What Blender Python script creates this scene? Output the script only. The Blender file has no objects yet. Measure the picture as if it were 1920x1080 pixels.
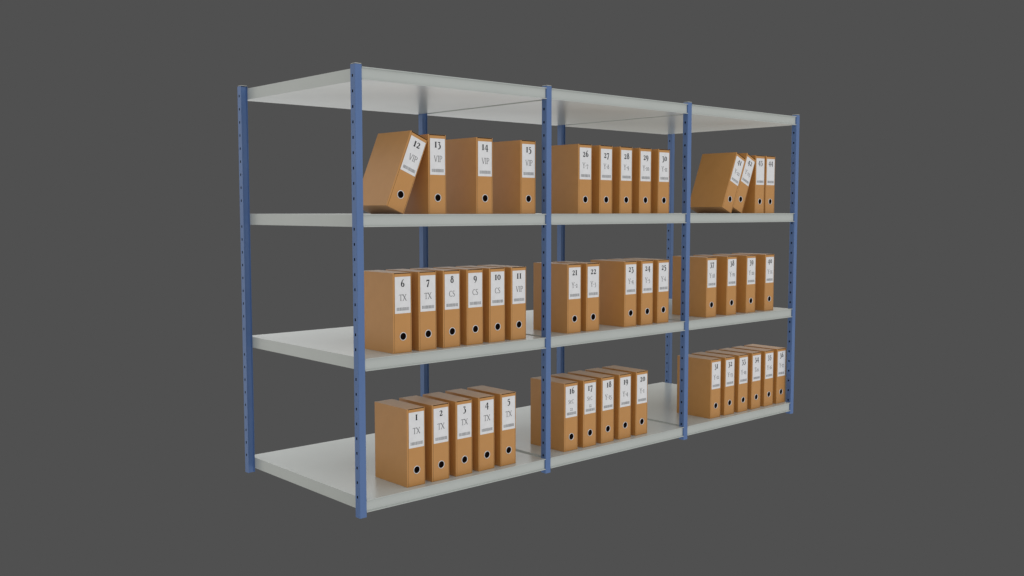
import bpy, bmesh, math, random
from mathutils import Vector, Matrix
random.seed(4)
PI = math.pi
scene = bpy.context.scene
COL = scene.collection

# ------------------------------------------------------------------ measures (metres)
PW, PD = .0344, .0352                 # upright section
BACK = .9945                          # front plane of the rear uprights
PX = [0.0, 1.0905, 2.1808, 3.2722]    # left plane of each upright
H = 1.9
SZ = [.0734, .6792, 1.2853, 1.8913]   # top of each shelf
ST = .0533                            # shelf thickness
SB = 1.049                            # rear edge of the shelves
BW, BH, BD = .0985, .3510, .2500      # box file
BY = .039                             # front plane of the box files

# ------------------------------------------------------------------ materials
def new_mat(name):
    m = bpy.data.materials.new(name); m.use_nodes = True
    nt = m.node_tree; b = nt.nodes['Principled BSDF']
    return m, nt, b

def noise_mix(nt, b, ca, cb, scale, stretch=(1, 1, 1), detail=5, lo=.35, hi=.65, sock='Base Color'):
    tc = nt.nodes.new('ShaderNodeTexCoord'); mp = nt.nodes.new('ShaderNodeMapping')
    mp.inputs['Scale'].default_value = stretch
    nz = nt.nodes.new('ShaderNodeTexNoise'); nz.inputs['Scale'].default_value = scale
    nz.inputs['Detail'].default_value = detail
    cr = nt.nodes.new('ShaderNodeValToRGB')
    cr.color_ramp.elements[0].position = lo; cr.color_ramp.elements[0].color = (*ca, 1)
    cr.color_ramp.elements[1].position = hi; cr.color_ramp.elements[1].color = (*cb, 1)
    nt.links.new(tc.outputs['Object'], mp.inputs[0]); nt.links.new(mp.outputs[0], nz.inputs['Vector'])
    nt.links.new(nz.outputs['Fac'], cr.inputs[0]); nt.links.new(cr.outputs[0], b.inputs[sock])
    return nz, mp, tc

def bump(nt, b, nz, strength, dist):
    bp = nt.nodes.new('ShaderNodeBump'); bp.inputs['Strength'].default_value = strength
    bp.inputs['Distance'].default_value = dist
    nt.links.new(nz.outputs['Fac'], bp.inputs['Height']); nt.links.new(bp.outputs[0], b.inputs['Normal'])

def mat_blue():
    m, nt, b = new_mat('blue_enamel')
    noise_mix(nt, b, (.088, .176, .405), (.108, .200, .43), 9, (1, 1, .25))
    b.inputs['Roughness'].default_value = .42
    nz = nt.nodes.new('ShaderNodeTexNoise'); nz.inputs['Scale'].default_value = 160; nz.inputs['Detail'].default_value = 4
    tc = nt.nodes.new('ShaderNodeTexCoord'); nt.links.new(tc.outputs['Object'], nz.inputs['Vector'])
    bump(nt, b, nz, .25, .0006)
    return m

def mat_shelf():
    m, nt, b = new_mat('light_grey_enamel')
    noise_mix(nt, b, (.54, .575, .552), (.56, .595, .572), 3)
    # a little unevenness in the gloss
    nz, mp, tc = noise_mix(nt, b, (.275, .275, .275), (.30, .30, .30), 2, sock='Roughness')
    return m

def mat_box():
    m, nt, b = new_mat('tan_board')
    nz, mp, tc = noise_mix(nt, b, (.585, .274, .066), (.605, .286, .072), 18, detail=6)
    b.inputs['Roughness'].default_value = .37
    b.inputs['Specular IOR Level'].default_value = .62
    b.inputs['Sheen Weight'].default_value = .30; b.inputs['Sheen Roughness'].default_value = .35
    n2 = nt.nodes.new('ShaderNodeTexNoise'); n2.inputs['Scale'].default_value = 220; n2.inputs['Detail'].default_value = 5
    nt.links.new(tc.outputs['Object'], n2.inputs['Vector'])
    bump(nt, b, n2, .22, .0005)
    return m

def mat_plain(name, c, rough=.6, metal=0.0, spec=.5):
    m, nt, b = new_mat(name)
    noise_mix(nt, b, tuple(v * .97 for v in c), tuple(min(1, v * 1.03) for v in c), 40)
    b.inputs['Roughness'].default_value = rough; b.inputs['Metallic'].default_value = metal
    b.inputs['Specular IOR Level'].default_value = spec
    return m

BLUE = mat_blue(); SHELF = mat_shelf(); TAN = mat_box()
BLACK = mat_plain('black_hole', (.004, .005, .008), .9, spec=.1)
EDGE = mat_plain('seam_shade_edge', (.060, .022, .007), .85, spec=.1)  # seam shade around the spine, painted dark brown on the panel's edge faces
WELL = mat_plain('shade_inside', (.010, .004, .002), .9, spec=.1)  # shade inside the spine gaps and finger hole, put into the colour
PAPER = mat_plain('white_paper', (.86, .865, .88), .65, spec=.3)
CHROME = mat_plain('bright_metal', (.88, .89, .92), .28, 1.0)
CAP = mat_plain('pale_cap', (.55, .57, .55), .5)
INK = mat_plain('black_ink', (.018, .02, .025), .6, spec=.2)
INK2 = mat_plain('grey_ink', (.155, .158, .168), .6, spec=.2)
INK3 = mat_plain('barcode_ink', (.33, .335, .345), .6, spec=.2)

# ------------------------------------------------------------------ helpers
def build(name, bm, mats, parent=None, bevel=0):
    me = bpy.data.meshes.new(name); bm.normal_update(); bm.to_mesh(me); bm.free()
    for m in (mats if isinstance(mats, (list, tuple)) else [mats]): me.materials.append(m)
    o = bpy.data.objects.new(name, me); COL.objects.link(o)
    if parent: o.parent = parent
    if bevel:
        md = o.modifiers.new('bevel', 'BEVEL'); md.width = bevel; md.segments = 2
        md.limit_method = 'ANGLE'; md.angle_limit = math.radians(40)
    return o

def quad(bm, pts, mi=0):
    f = bm.faces.new([bm.verts.new(p) for p in pts]); f.material_index = mi; return f

def box(bm, x0, x1, y0, y1, z0, z1, mi=0):
    v = [bm.verts.new((x, y, z)) for x in (x0, x1) for y in (y0, y1) for z in (z0, z1)]
    for idx in ((0, 1, 3, 2), (4, 6, 7, 5), (0, 4, 5, 1), (2, 3, 7, 6), (0, 2, 6, 4), (1, 5, 7, 3)):
        bm.faces.new([v[i] for i in idx]).material_index = mi

def extrude_x(bm, prof, x0, x1, mi=0):
    a = [bm.verts.new((x0, y, z)) for y, z in prof]; b = [bm.verts.new((x1, y, z)) for y, z in prof]
    n = len(prof)
    for i in range(n):
        j = (i + 1) % n
        bm.faces.new((a[i], a[j], b[j], b[i])).material_index = mi
    bm.faces.new(a[::-1]); bm.faces.new(b)

def extrude_z(bm, prof, z0, z1):
    a = [bm.verts.new((x, y, z0)) for x, y in prof]; b = [bm.verts.new((x, y, z1)) for x, y in prof]
    n = len(prof)
    for i in range(n):
        j = (i + 1) % n
        bm.faces.new((a[i], a[j], b[j], b[i]))
    bm.faces.new(a[::-1]); bm.faces.new(b)

def empty(name, loc=(0, 0, 0)):
    o = bpy.data.objects.new(name, None); COL.objects.link(o); o.location = loc
    o.empty_display_size = .05
    return o

# ------------------------------------------------------------------ the rack
HOLES = [1.8536 - k * .06302 for k in range(29) if k not in (9, 19)]
HY0, HY1, HH = .0142, .0232, .0058      # slot: from, to along the web, half height

def left_web(bm, y0, y1, z0, z1, holes, cup=.006):
    """face of the upright at x=0 looking to -x, with rectangular slots"""
    zs = sorted(holes)
    cur = z0
    for z in zs:
        quad(bm, [(0, y0, cur), (0, y0, z - HH), (0, y1, z - HH), (0, y1, cur)])
        quad(bm, [(0, y0, z - HH), (0, y0, z + HH), (0, HY0, z + HH), (0, HY0, z - HH)])
        quad(bm, [(0, HY1, z - HH), (0, HY1, z + HH), (0, y1, z + HH), (0, y1, z - HH)])
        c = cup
        quad(bm, [(c, HY0, z - HH), (c, HY0, z + HH), (c, HY1, z + HH), (c, HY1, z - HH)], 1)  # black colour on the cup stands in for the shade inside the slot
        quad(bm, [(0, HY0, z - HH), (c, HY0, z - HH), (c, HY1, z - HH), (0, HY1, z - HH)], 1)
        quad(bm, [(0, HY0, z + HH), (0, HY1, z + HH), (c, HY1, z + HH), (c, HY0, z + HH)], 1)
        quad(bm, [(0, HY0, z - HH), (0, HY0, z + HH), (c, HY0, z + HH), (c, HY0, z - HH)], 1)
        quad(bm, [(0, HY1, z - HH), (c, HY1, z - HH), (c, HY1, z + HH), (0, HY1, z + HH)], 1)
        cur = z + HH
    quad(bm, [(0, y0, cur), (0, y0, z1), (0, y1, z1), (0, y1, cur)])

def post_tube():
    bm = bmesh.new(); c = .0016; w, d = PW, PD
    left_web(bm, c, d - c, 0, H, HOLES)
    ring = [(0, c), (c, 0), (w - c, 0), (w, c), (w, d - c), (w - c, d), (c, d), (0, d - c)]
    for i in range(7):
        (xa, ya), (xb, yb) = ring[i], ring[i + 1]
        quad(bm, [(xa, ya, 0), (xb, yb, 0), (xb, yb, H), (xa, ya, H)])
    for z in (0, H): 
        f = bm.faces.new([bm.verts.new((x, y, z)) for x, y in ring])
    return bm

def post_channel(holes):
    """C section, open towards the aisle"""
    bm = bmesh.new(); w, d, t = PW, PD, .0016; q = .007
    left_web(bm, 0, d, 0, H, holes, cup=.0014)
    prof = [(0, 0), (t, 0), (t, q), (w - t, q), (w - t, 0), (w, 0), (w, d), (0, d)]
    for i in range(7):
        (xa, ya), (xb, yb) = prof[i], prof[i + 1]
        quad(bm, [(xa, ya, 0), (xb, yb, 0), (xb, yb, H), (xa, ya, H)])
    for z in (0, H):
        quad(bm, [(0, 0, z), (t, 0, z), (t, d, z), (0, d, z)])
        quad(bm, [(w - t, 0, z), (w, 0, z), (w, d, z), (w - t, d, z)])
        quad(bm, [(t, q, z), (w - t, q, z), (w - t, d, z), (t, d, z)])
    return bm

rack = empty('shelving_rack')
rack['label'] = 'long open steel rack with blue slotted uprights and three bays of four pale grey shelves'
rack['category'] = 'shelving rack'

def add_cap(p):
    bm = bmesh.new(); box(bm, .0018, PW - .0018, .0018, PD - .0018, H, H + .0016, 0)
    box(bm, .0022, PW - .0022, .0008, PD - .0022, H + .0016, H + .0042, 1)
    return build('end_cap', bm, [BLACK, CAP], p)

proto = build('upright', post_tube(), [BLUE, BLACK], rack)
cap0 = add_cap(proto)
def dup_post(src, cap, x, y):
    c = src.copy(); COL.objects.link(c); c.parent = rack; c.location = (x, y, 0)
    k = cap.copy(); COL.objects.link(k); k.parent = c
    return c
for x in PX[1:]: dup_post(proto, cap0, x, 0)
dup_post(proto, cap0, PX[3], BACK)
b0 = build('upright', post_channel(HOLES), [BLUE, BLACK], rack); b0.location = (PX[0], BACK, 0)
add_cap(b0)
b1 = build('upright', post_channel([]), [BLUE, BLACK], rack); b1.location = (PX[1], BACK, 0)
cap1 = add_cap(b1)
dup_post(b1, cap1, PX[2], BACK)

def shelf_bm(L):
    bm = bmesh.new(); y0 = -.0006; r = .0080; ft = .0042
    prof = [(y0, 0), (y0, -ft * .75), (r, -ft * .95), (r, -(ST - ft * .95)), (y0, -(ST - ft * .75)), (y0, -ST),
            (SB, -ST), (SB, -(ST - ft * .75)), (SB - r, -(ST - ft * .95)), (SB - r, -ft * .95), (SB, -ft * .75), (SB, 0)]
    extrude_x(bm, prof, 0, L)
    bmesh.ops.recalc_face_normals(bm, faces=bm.faces)
    return bm
sh = None
for i in range(3):
    for z in SZ:
        x0 = PX[i] + PW + .0005; L = PX[i + 1] - PX[i] - PW - .001
        if sh is None:
            sh = build('shelf', shelf_bm(L), SHELF, rack, bevel=.0004); o = sh
        else:
            o = sh.copy(); COL.objects.link(o); o.parent = rack
        o.location = (x0, 0, z)

# ------------------------------------------------------------------ lettering: pen strokes (x, y, width)
def ell(cx, cy, rx, ry, thick, thin, a0=0, a1=360, n=20):
    pts = []
    for i in range(n + 1):
        a = math.radians(a0 + (a1 - a0) * i / n)
        pts.append((cx + rx * math.cos(a), cy + ry * math.sin(a), thin + (thick - thin) * abs(math.cos(a)) ** 1.3))
    return pts

D = {  # old-style figures, x-height 1
 '0': (.84, [ell(.42, .5, .29, .45, .24, .08)]),
 '1': (.62, [[(.31, 0, .25), (.31, 1, .25)], [(.10, .965, .07), (.52, .965, .07)], [(.10, .035, .07), (.52, .035, .07)]]),
 '2': (.80, [[(.12, .74, .15), (.18, .90, .10), (.36, .96, .10), (.56, .84, .20), (.57, .66, .21), (.42, .40, .13), (.12, .08, .06)],
             [(.10, .09, .18), (.38, .09, .19), (.66, .09, .17)], [(.66, .06, .06), (.72, .28, .05)]]),
 '3': (.78, [[(.12, .92, .15), (.62, .92, .15)], [(.62, .90, .06), (.34, .55, .07)],
             [(.30, .55, .07), (.48, .50, .16), (.61, .28, .24), (.60, .02, .23), (.44, -.20, .14), (.26, -.27, .11), (.13, -.20, .17)]]),
 '4': (.92, [[(.56, 1.0, .08), (.04, .22, .08)], [(.02, .18, .11), (.88, .18, .11)], [(.62, 1.0, .20), (.62, -.34, .20)]]),
 '5': (.76, [[(.20, .92, .14), (.64, .95, .16)], [(.20, .95, .07), (.16, .54, .06)],
             [(.14, .54, .07), (.36, .58, .14), (.58, .42, .22), (.62, .16, .24), (.52, -.10, .18), (.32, -.25, .11), (.12, -.20, .16)]]),
 '6': (.84, [[(.62, 1.28, .05), (.40, 1.18, .115), (.22, .80, .20), (.16, .48, .24), (.20, .18, .18), (.40, .035, .09)],
             [(.40, .035, .09), (.58, .14, .18), (.66, .36, .23), (.58, .58, .16), (.42, .68, .08), (.24, .60, .06)]]),
 '7': (.80, [[(.08, .90, .20), (.70, .90, .20)], [(.10, .90, .06), (.07, .68, .05)], [(.68, .90, .07), (.54, .50, .15), (.38, .05, .21), (.28, -.30, .26)]]),
 '8': (.80, [ell(.41, .97, .19, .24, .18, .09), ell(.40, .37, .26, .35, .22, .10)]),
 '9': (.84, [ell(.38, .60, .26, .37, .23, .08), [(.64, .62, .20), (.64, .30, .20), (.52, 0, .15), (.26, -.28, .05)]]),
}
t_, k_ = .075, .11
Lt = {  # light capitals, cap height 1
 'T': (.70, [[(.02, .96, t_), (.68, .96, t_)], [(.35, .96, k_), (.35, 0, k_)], [(.22, .02, .04), (.48, .02, .04)], [(.02, .96, .05), (.0, .84, .04)], [(.68, .96, .05), (.70, .84, .04)]]),
 'X': (.78, [[(.08, 1, k_ + .02), (.70, 0, k_ + .02)], [(.66, 1, t_), (.10, 0, t_)], [(.0, .98, .04), (.2, .98, .04)], [(.56, .98, .04), (.76, .98, .04)], [(.02, .02, .04), (.2, .02, .04)], [(.6, .02, .04), (.8, .02, .04)]]),
 'V': (.74, [[(.08, 1, k_), (.38, 0, k_)], [(.38, 0, t_), (.66, 1, t_)], [(.0, .98, .04), (.2, .98, .04)], [(.56, .98, .04), (.76, .98, .04)]]),
 'I': (.36, [[(.18, 0, k_), (.18, 1, k_)], [(.06, .98, .04), (.30, .98, .04)], [(.06, .02, .04), (.30, .02, .04)]]),
 'P': (.60, [[(.14, 0, k_), (.14, 1, k_)], [(.02, .02, .04), (.28, .02, .04)], [(.04, .97, .05), (.34, .97, .06), (.52, .86, .10), (.53, .66, .11), (.40, .50, .07), (.16, .49, .05)]]),
 'C': (.72, [ell(.42, .5, .34, .46, .12, .06, 48, 312)]),
 'S': (.56, [[(.48, .86, .06), (.38, .96, .07), (.18, .92, .09), (.10, .74, .11), (.24, .55, .12), (.42, .38, .12), (.46, .18, .11), (.32, .04, .07), (.12, .06, .06), (.06, .2, .05)]]),
 'E': (.60, [ell(.36, .42, .27, .38, .11, .06, 60, 300), [(.14, .45, .06), (.46, .45, .06)]]),
 'Y': (.70, [[(.06, 1, k_), (.34, .46, k_)], [(.64, 1, t_), (.34, .46, t_)], [(.34, .5, k_), (.34, 0, k_)], [(.0, .98, .04), (.18, .98, .04)], [(.54, .98, .04), (.72, .98, .04)], [(.22, .02, .04), (.46, .02, .04)]]),
 '-': (.36, [[(.05, .40, .09), (.29, .40, .09)]]),
 'a': (.50, [[(.10, .56, .06), (.24, .66, .06), (.36, .56, .10), (.36, .02, .10)], [(.36, .40, .06), (.14, .30, .08), (.08, .14, .09), (.18, .02, .07), (.34, .10, .05)]]),
 'x': (.48, [[(.06, .66, .10), (.42, 0, .10)], [(.40, .66, .05), (.06, 0, .05)]]),
}

def smooth(p):
    if len(p) < 4: return p
    out = []
    for i in range(len(p) - 1):
        p0, p1, p2, p3 = p[max(i - 1, 0)], p[i], p[i + 1], p[min(i + 2, len(p) - 1)]
        for s in range(4):
            t = s / 4
            out.append(tuple(.5 * (2 * b + (c - a) * t + (2 * a - 5 * b + 4 * c - d) * t * t + (3 * b - a - 3 * c + d) * t ** 3)
                             for a, b, c, d in zip(p0, p1, p2, p3)))
    out.append(p[-1]); return out

def glyph(bm, strokes, ox, oz, s, y, wscale=1.0, wmin=.09):
    for si, st in enumerate(strokes):
        st = smooth(st); yy = y - .00004 * si
        L, R = [], []
        for i, (x, z, w) in enumerate(st):
            a, b = st[max(i - 1, 0)], st[min(i + 1, len(st) - 1)]
            dx, dz = b[0] - a[0], b[1] - a[1]; n = math.hypot(dx, dz) or 1
            w = max(w * wscale, wmin)
            nx, nz = -dz / n * w / 2, dx / n * w / 2
            L.append((ox + (x + nx) * s, yy, oz + (z + nz) * s)); R.append((ox + (x - nx) * s, yy, oz + (z - nz) * s))
        lv = [bm.verts.new(p) for p in L]; rv = [bm.verts.new(p) for p in R]
        for i in range(len(st) - 1):
            f = bm.faces.new((lv[i], lv[i + 1], rv[i + 1], rv[i]))
            f.normal_update()
            if f.normal.y > 0: f.normal_flip()

def write_number(bm, text, cx, z, s, y):
    W = (sum(D[c][0] for c in text) + .07 * (len(text) - 1)) * s; x = cx - W / 2
    for i, c in enumerate(text):
        glyph(bm, D[c][1], x, z, s, y, 1.18, .115); x += (D[c][0] + .07) * s

def write_code(bm, text, cx, z, s, y):
    def adv(c): return Lt[c][0] if c in Lt else D[c][0] * .66 * .92
    W = sum(adv(c) for c in text) * s; x = cx - W / 2
    for c in text:
        if c in Lt: glyph(bm, Lt[c][1], x, z, s, y, 1.0, .07)
        else: glyph(bm, [[(a * .92, b, w) for a, b, w in st] for st in D[c][1]], x, z, s * .66, y, .75, .13)
        x += adv(c) * s

# ------------------------------------------------------------------ the box file
X0, X1 = -BW / 2, BW / 2
TL, TR, TT, TB = .0066, .0034, .0004, .0012        # wall thickness left/right/top/bottom
FX0, FX1, FZ0, FZ1 = X0 + TL + .0015, X1 - TR - .0005, TB + .0004, BH - TT - .0034
HX, HZ, HR, HRO = X0 + .0528, .0722, .0156, .0187

def case_bm():
    bm = bmesh.new(); dep = .012
    def V(x, y, z): return bm.verts.new((x, y, z))
    o = [V(X0, 0, 0), V(X1, 0, 0), V(X1, 0, BH), V(X0, 0, BH)]
    k = [V(X0, BD, 0), V(X1, BD, 0), V(X1, BD, BH), V(X0, BD, BH)]
    i0, i1, j0, j1 = X0 + TL, X1 - TR, TB, BH - TT
    a = [V(i0, 0, j0), V(i1, 0, j0), V(i1, 0, j1), V(i0, 0, j1)]
    b = [V(i0, dep, j0), V(i1, dep, j0), V(i1, dep, j1), V(i0, dep, j1)]
    for n in range(4):
        m = (n + 1) % 4
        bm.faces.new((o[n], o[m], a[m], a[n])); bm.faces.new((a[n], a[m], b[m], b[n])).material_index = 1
        bm.faces.new((o[m], o[n], k[n], k[m]))
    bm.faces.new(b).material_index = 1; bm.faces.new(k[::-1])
    bmesh.ops.recalc_face_normals(bm, faces=bm.faces)
    return bm

def spine_bm():
    bm = bmesh.new(); yf, yb = .0007, .0035
    angs = sorted(set([i * 2 * PI / 40 for i in range(40)] +
                      [math.atan2(z - HZ, x - HX) % (2 * PI) for x in (FX0, FX1) for z in (FZ0, FZ1)]))
    inner, outer = [], []
    for a in angs:
        c, s = math.cos(a), math.sin(a)
        ts = []
        if c > 1e-9: ts.append((FX1 - HX) / c)
        if c < -1e-9: ts.append((FX0 - HX) / c)
        if s > 1e-9: ts.append((FZ1 - HZ) / s)
        if s < -1e-9: ts.append((FZ0 - HZ) / s)
        t = min(ts)
        inner.append((HX + HR * c, HZ + HR * s)); outer.append((HX + t * c, HZ + t * s))
    n = len(angs)
    iv = [bm.verts.new((x, yf, z)) for x, z in inner]; ov = [bm.verts.new((x, yf, z)) for x, z in outer]
    ib = [bm.verts.new((x, yb, z)) for x, z in inner]; ob = [bm.verts.new((x, yb, z)) for x, z in outer]
    for i in range(n):
        j = (i + 1) % n
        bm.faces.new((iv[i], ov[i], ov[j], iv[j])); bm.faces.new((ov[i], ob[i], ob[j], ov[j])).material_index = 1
        bm.faces.new((iv[j], ib[j], ib[i], iv[i]))
    bmesh.ops.recalc_face_normals(bm, faces=bm.faces)
    # make sure the front looks to -y
    f = min(bm.faces, key=lambda f: f.calc_center_median().y)
    if f.normal.y > 0: bmesh.ops.reverse_faces(bm, faces=bm.faces)
    return bm

def lathe(bm, prof, n=40, cx=HX, cz=HZ, close=False):
    rings = [[bm.verts.new((cx + r * math.cos(2 * PI * i / n), y, cz + r * math.sin(2 * PI * i / n))) for i in range(n)] for r, y in prof]
    for a, b in zip(rings, rings[1:]):
        for i in range(n):
            j = (i + 1) % n
            bm.faces.new((a[i], a[j], b[j], b[i])).smooth = True
    if close: bm.faces.new(rings[-1])
    bmesh.ops.recalc_face_normals(bm, faces=bm.faces)

def ring_bm():
    bm = bmesh.new(); mid = (HR + HRO) / 2
    lathe(bm, [(HRO, .0007), (HRO, -.0002), (HRO - .0008, -.0010), (mid, -.0014), (HR + .0005, -.0010), (HR - .0002, -.0002), (HR - .0002, .0040)])
    return bm
def well_bm():
    bm = bmesh.new()
    lathe(bm, [(HR - .0003, .0006), (HR - .0003, .0116), (.0003, .0117)], close=True)
    return bm

LX0, LX1, LZ0, LZ1 = X0 + .0108, X0 + .0943, .1736, .3339
def label_bm():
    bm = bmesh.new(); box(bm, LX0, LX1, .00035, .0007, LZ0, LZ1); return bm

def bars_bm(seed):
    bm = bmesh.new(); r = random.Random(seed)
    x = X0 + .0196; end = X0 + .0872
    while x < end:
        w = r.choice((.0014, .0022, .0022, .0030)); w = min(w, end - x)
        quad(bm, [(x, .0002, .1855), (x + w, .0002, .1855), (x + w, .0002, .1998), (x, .0002, .1998)])
        x += w + r.choice((.0008, .0012, .0016))
    return bm

protos = {}
def make_box():
    r = empty('box_file')
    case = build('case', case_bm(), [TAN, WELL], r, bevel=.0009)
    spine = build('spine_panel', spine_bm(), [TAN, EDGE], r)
    ring = build('finger_ring', ring_bm(), CHROME, r)
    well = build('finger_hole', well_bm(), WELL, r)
    lab = build('paper_label', label_bm(), PAPER, r)
    return r, case, spine, ring, well, lab
P0 = make_box()

def place_box(num, code, x, shelf, label, lean=None, xn=.053, zn=.2945, zc=.231, sc=.0270, xc=.0525, first=[True]):
    if first[0]:
        r, lab = P0[0], P0[5]; first[0] = False
    else:
        r = P0[0].copy(); COL.objects.link(r)
        for o in P0[1:]:
            c = o.copy(); COL.objects.link(c); c.parent = r
            if o is P0[5]: lab = c
    z = SZ[shelf] + .0004
    if lean:
        a = math.radians(lean)
        r.rotation_euler = (0, a, 0)
        # x is the resting edge (lower right)
        r.location = (x - BW / 2 * math.cos(a), BY, z + BW / 2 * math.sin(a))
    else:
        r.location = (x + BW / 2, BY, z)
    r['label'] = label; r['category'] = 'box file'; r['group'] = 'numbered tan box files on the rack'
    bm = bmesh.new(); write_number(bm, str(num), X0 + xn, zn, .0246, .0002); build('number_print', bm, INK, lab)
    if code:
        bm = bmesh.new()
        if code == 'SEC22':
            write_code(bm, 'SEC', X0 + .050, .243, .0215, .0002); write_code(bm, '22', X0 + .053, .2065, .0210, .0002)
        else: write_code(bm, code, X0 + xc, zc, sc, .0002)
        build('code_print', bm, INK2, lab)
    build('barcode_print', bars_bm(num), INK3, lab)
    return r

rowname = {0: 'bottom shelf', 1: 'second lowest shelf', 2: 'second highest shelf'}
bayname = {0: 'left bay', 1: 'middle bay', 2: 'right bay'}
def L(num, code, shelf, bay, extra=''):
    c = 'marked ' + code if code else 'without a code line'
    return f'tan box file numbered {num} {c}{extra}, {bayname[bay]}, {rowname[shelf]}'

data = [  # num, code, x, shelf, bay
 (1, 'TX', .2751, 0, 0), (2, 'TX', .4135, 0, 0), (3, 'TX', .5509, 0, 0), (4, 'TX', .6885, 0, 0), (5, 'TX', .8265, 0, 0),
 (6, 'TX', .2065, 1, 0), (7, 'TX', .3440, 1, 0), (8, 'CS', .4811, 1, 0), (9, 'CS', .6188, 1, 0), (10, 'CS', .7564, 1, 0), (11, 'VIP', .8935, 1, 0),
 (13, 'VIP', .4026, 2, 0), (14, 'VIP', .6796, 2, 0), (15, 'VIP', .9555, 2, 0),
 (16, 'SEC22', 1.2575, 0, 1), (17, 'SEC22', 1.3962, 0, 1), (18, 'Y-15', 1.5337, 0, 1), (19, 'Y-4', 1.6711, 0, 1), (20, 'Y-1', 1.8086, 0, 1),
 (21, 'Y-2', 1.2770, 1, 1), (22, 'Y-3', 1.4145, 1, 1), (23, 'Y-4', 1.7080, 1, 1), (24, 'Y-5', 1.8450, 1, 1), (25, 'Y-6', 1.9820, 1, 1),
 (26, 'Y-7', 1.3510, 2, 1), (27, 'Y-8', 1.5075, 2, 1), (28, 'Y-9', 1.6637, 2, 1), (29, 'Y-10', 1.8197, 2, 1), (30, 'Y-11', 1.9757, 2, 1),
 (31, 'Y-12', 2.4785, 0, 2), (32, 'Y-13', 2.6165, 0, 2), (33, 'Y-14', 2.7550, 0, 2), (34, 'Tax', 2.8935, 0, 2), (35, 'Y-16', 3.0310, 0, 2), (36, 'Y-17', 3.1675, 0, 2),
 (37, 'Y-18', 2.4220, 1, 2), (38, 'Y-19', 2.6195, 1, 2), (39, 'Y-20', 2.8175, 1, 2), (40, 'Y-21', 3.0150, 1, 2),
 (43, '', 2.8925, 2, 2), (44, '', 3.0035, 2, 2)]
tweak = {}
for n in (1, 2, 3, 4, 5): tweak[n] = dict(zn=.297, zc=.236)
for n in (6, 7): tweak[n] = dict(zn=.2895, zc=.229)
for n in (11, 13, 14, 15): tweak[n] = dict(xc=.0552)
for n in (26, 27, 28, 29, 30): tweak[n] = dict(zn=.2875, xn=.054)
for num, code, x, s, bay in data:
    kw = dict(xn=.056 if num in (16, 19, 20) else (.059 if num == 18 else .053)); kw.update(tweak.get(num, {}))
    if len(code) == 4 and code[0] == 'Y': kw['xc'] = .0545
    shown = {'SEC22': 'SEC 22'}.get(code, code)
    place_box(num, code, x, s, L(num, shown, s, bay, ''), **kw)
place_box(12, 'VIP', .2672, 2, 'tan box file numbered 12 coded VIP, leaning against file 13 near the left front upright', lean=22.3, xc=.0552)
place_box(41, 'Y-22', 2.6535, 2, 'tan box file numbered 41 coded Y-22, leaning outermost against file 42', lean=22.5, xc=.0545)
place_box(42, 'Y-23', 2.7605, 2, 'tan box file numbered 42 coded Y-23, leaning between file 41 and upright file 43', lean=22.5, xc=.0545)

# ------------------------------------------------------------------ light: big soft boxes all round, plain grey backdrop
w = bpy.data.worlds.new('World'); scene.world = w; w.use_nodes = True
bg = w.node_tree.nodes['Background']; bg.inputs[0].default_value = (.0802, .0802, .0802, 1); bg.inputs[1].default_value = 1

CEN = Vector((1.65, .5, .95)); R = 6.0
def softbox(name, d, L, up=0.0, tint=(1, 1, 1)):
    l = bpy.data.lights.new(name, 'AREA'); l.shape = 'SQUARE'; l.size = 2 * R
    l.energy = L * PI * (2 * R) ** 2; l.color = tint
    o = bpy.data.objects.new(name, l); COL.objects.link(o)
    d = Vector(d); o.location = CEN + d * R + Vector((0, 0, up))
    o.rotation_euler = (-d).to_track_quat('-Z', 'Y').to_euler()
    return o
softbox('softbox_front', (0, -1, 0), .69)
softbox('softbox_rear', (0, 1, 0), .76, up=3.2)
softbox('softbox_left', (-1, 0, 0), .37, tint=(1, .96, .89))
softbox('softbox_right', (1, 0, 0), .42, tint=(1, .94, .86))
softbox('softbox_top', (0, 0, 1), .76)
softbox('softbox_floor', (0, 0, -1), .51)

# ------------------------------------------------------------------ camera
cam = bpy.data.cameras.new('camera'); co = bpy.data.objects.new('camera', cam); COL.objects.link(co)
cam.sensor_width = 36; cam.lens = 1870.0156 / 1920 * 36; cam.clip_end = 100
yaw, pitch = -.73376, -.07668
r = Vector((math.cos(yaw), math.sin(yaw), 0)); f0 = Vector((-math.sin(yaw), math.cos(yaw), 0)); Z = Vector((0, 0, 1))
f = f0 * math.cos(pitch) + Z * math.sin(pitch); u = r.cross(f)
M = Matrix((r, u, -f)).transposed().to_4x4(); M.translation = Vector((-2.29052, -3.4997, 1.2972))
co.matrix_world = M
scene.camera = co
scene.render.resolution_x = 1024; scene.render.resolution_y = 576
scene.view_settings.view_transform = 'Standard'; scene.view_settings.look = 'None'
scene.view_settings.exposure = 0; scene.view_settings.gamma = 1
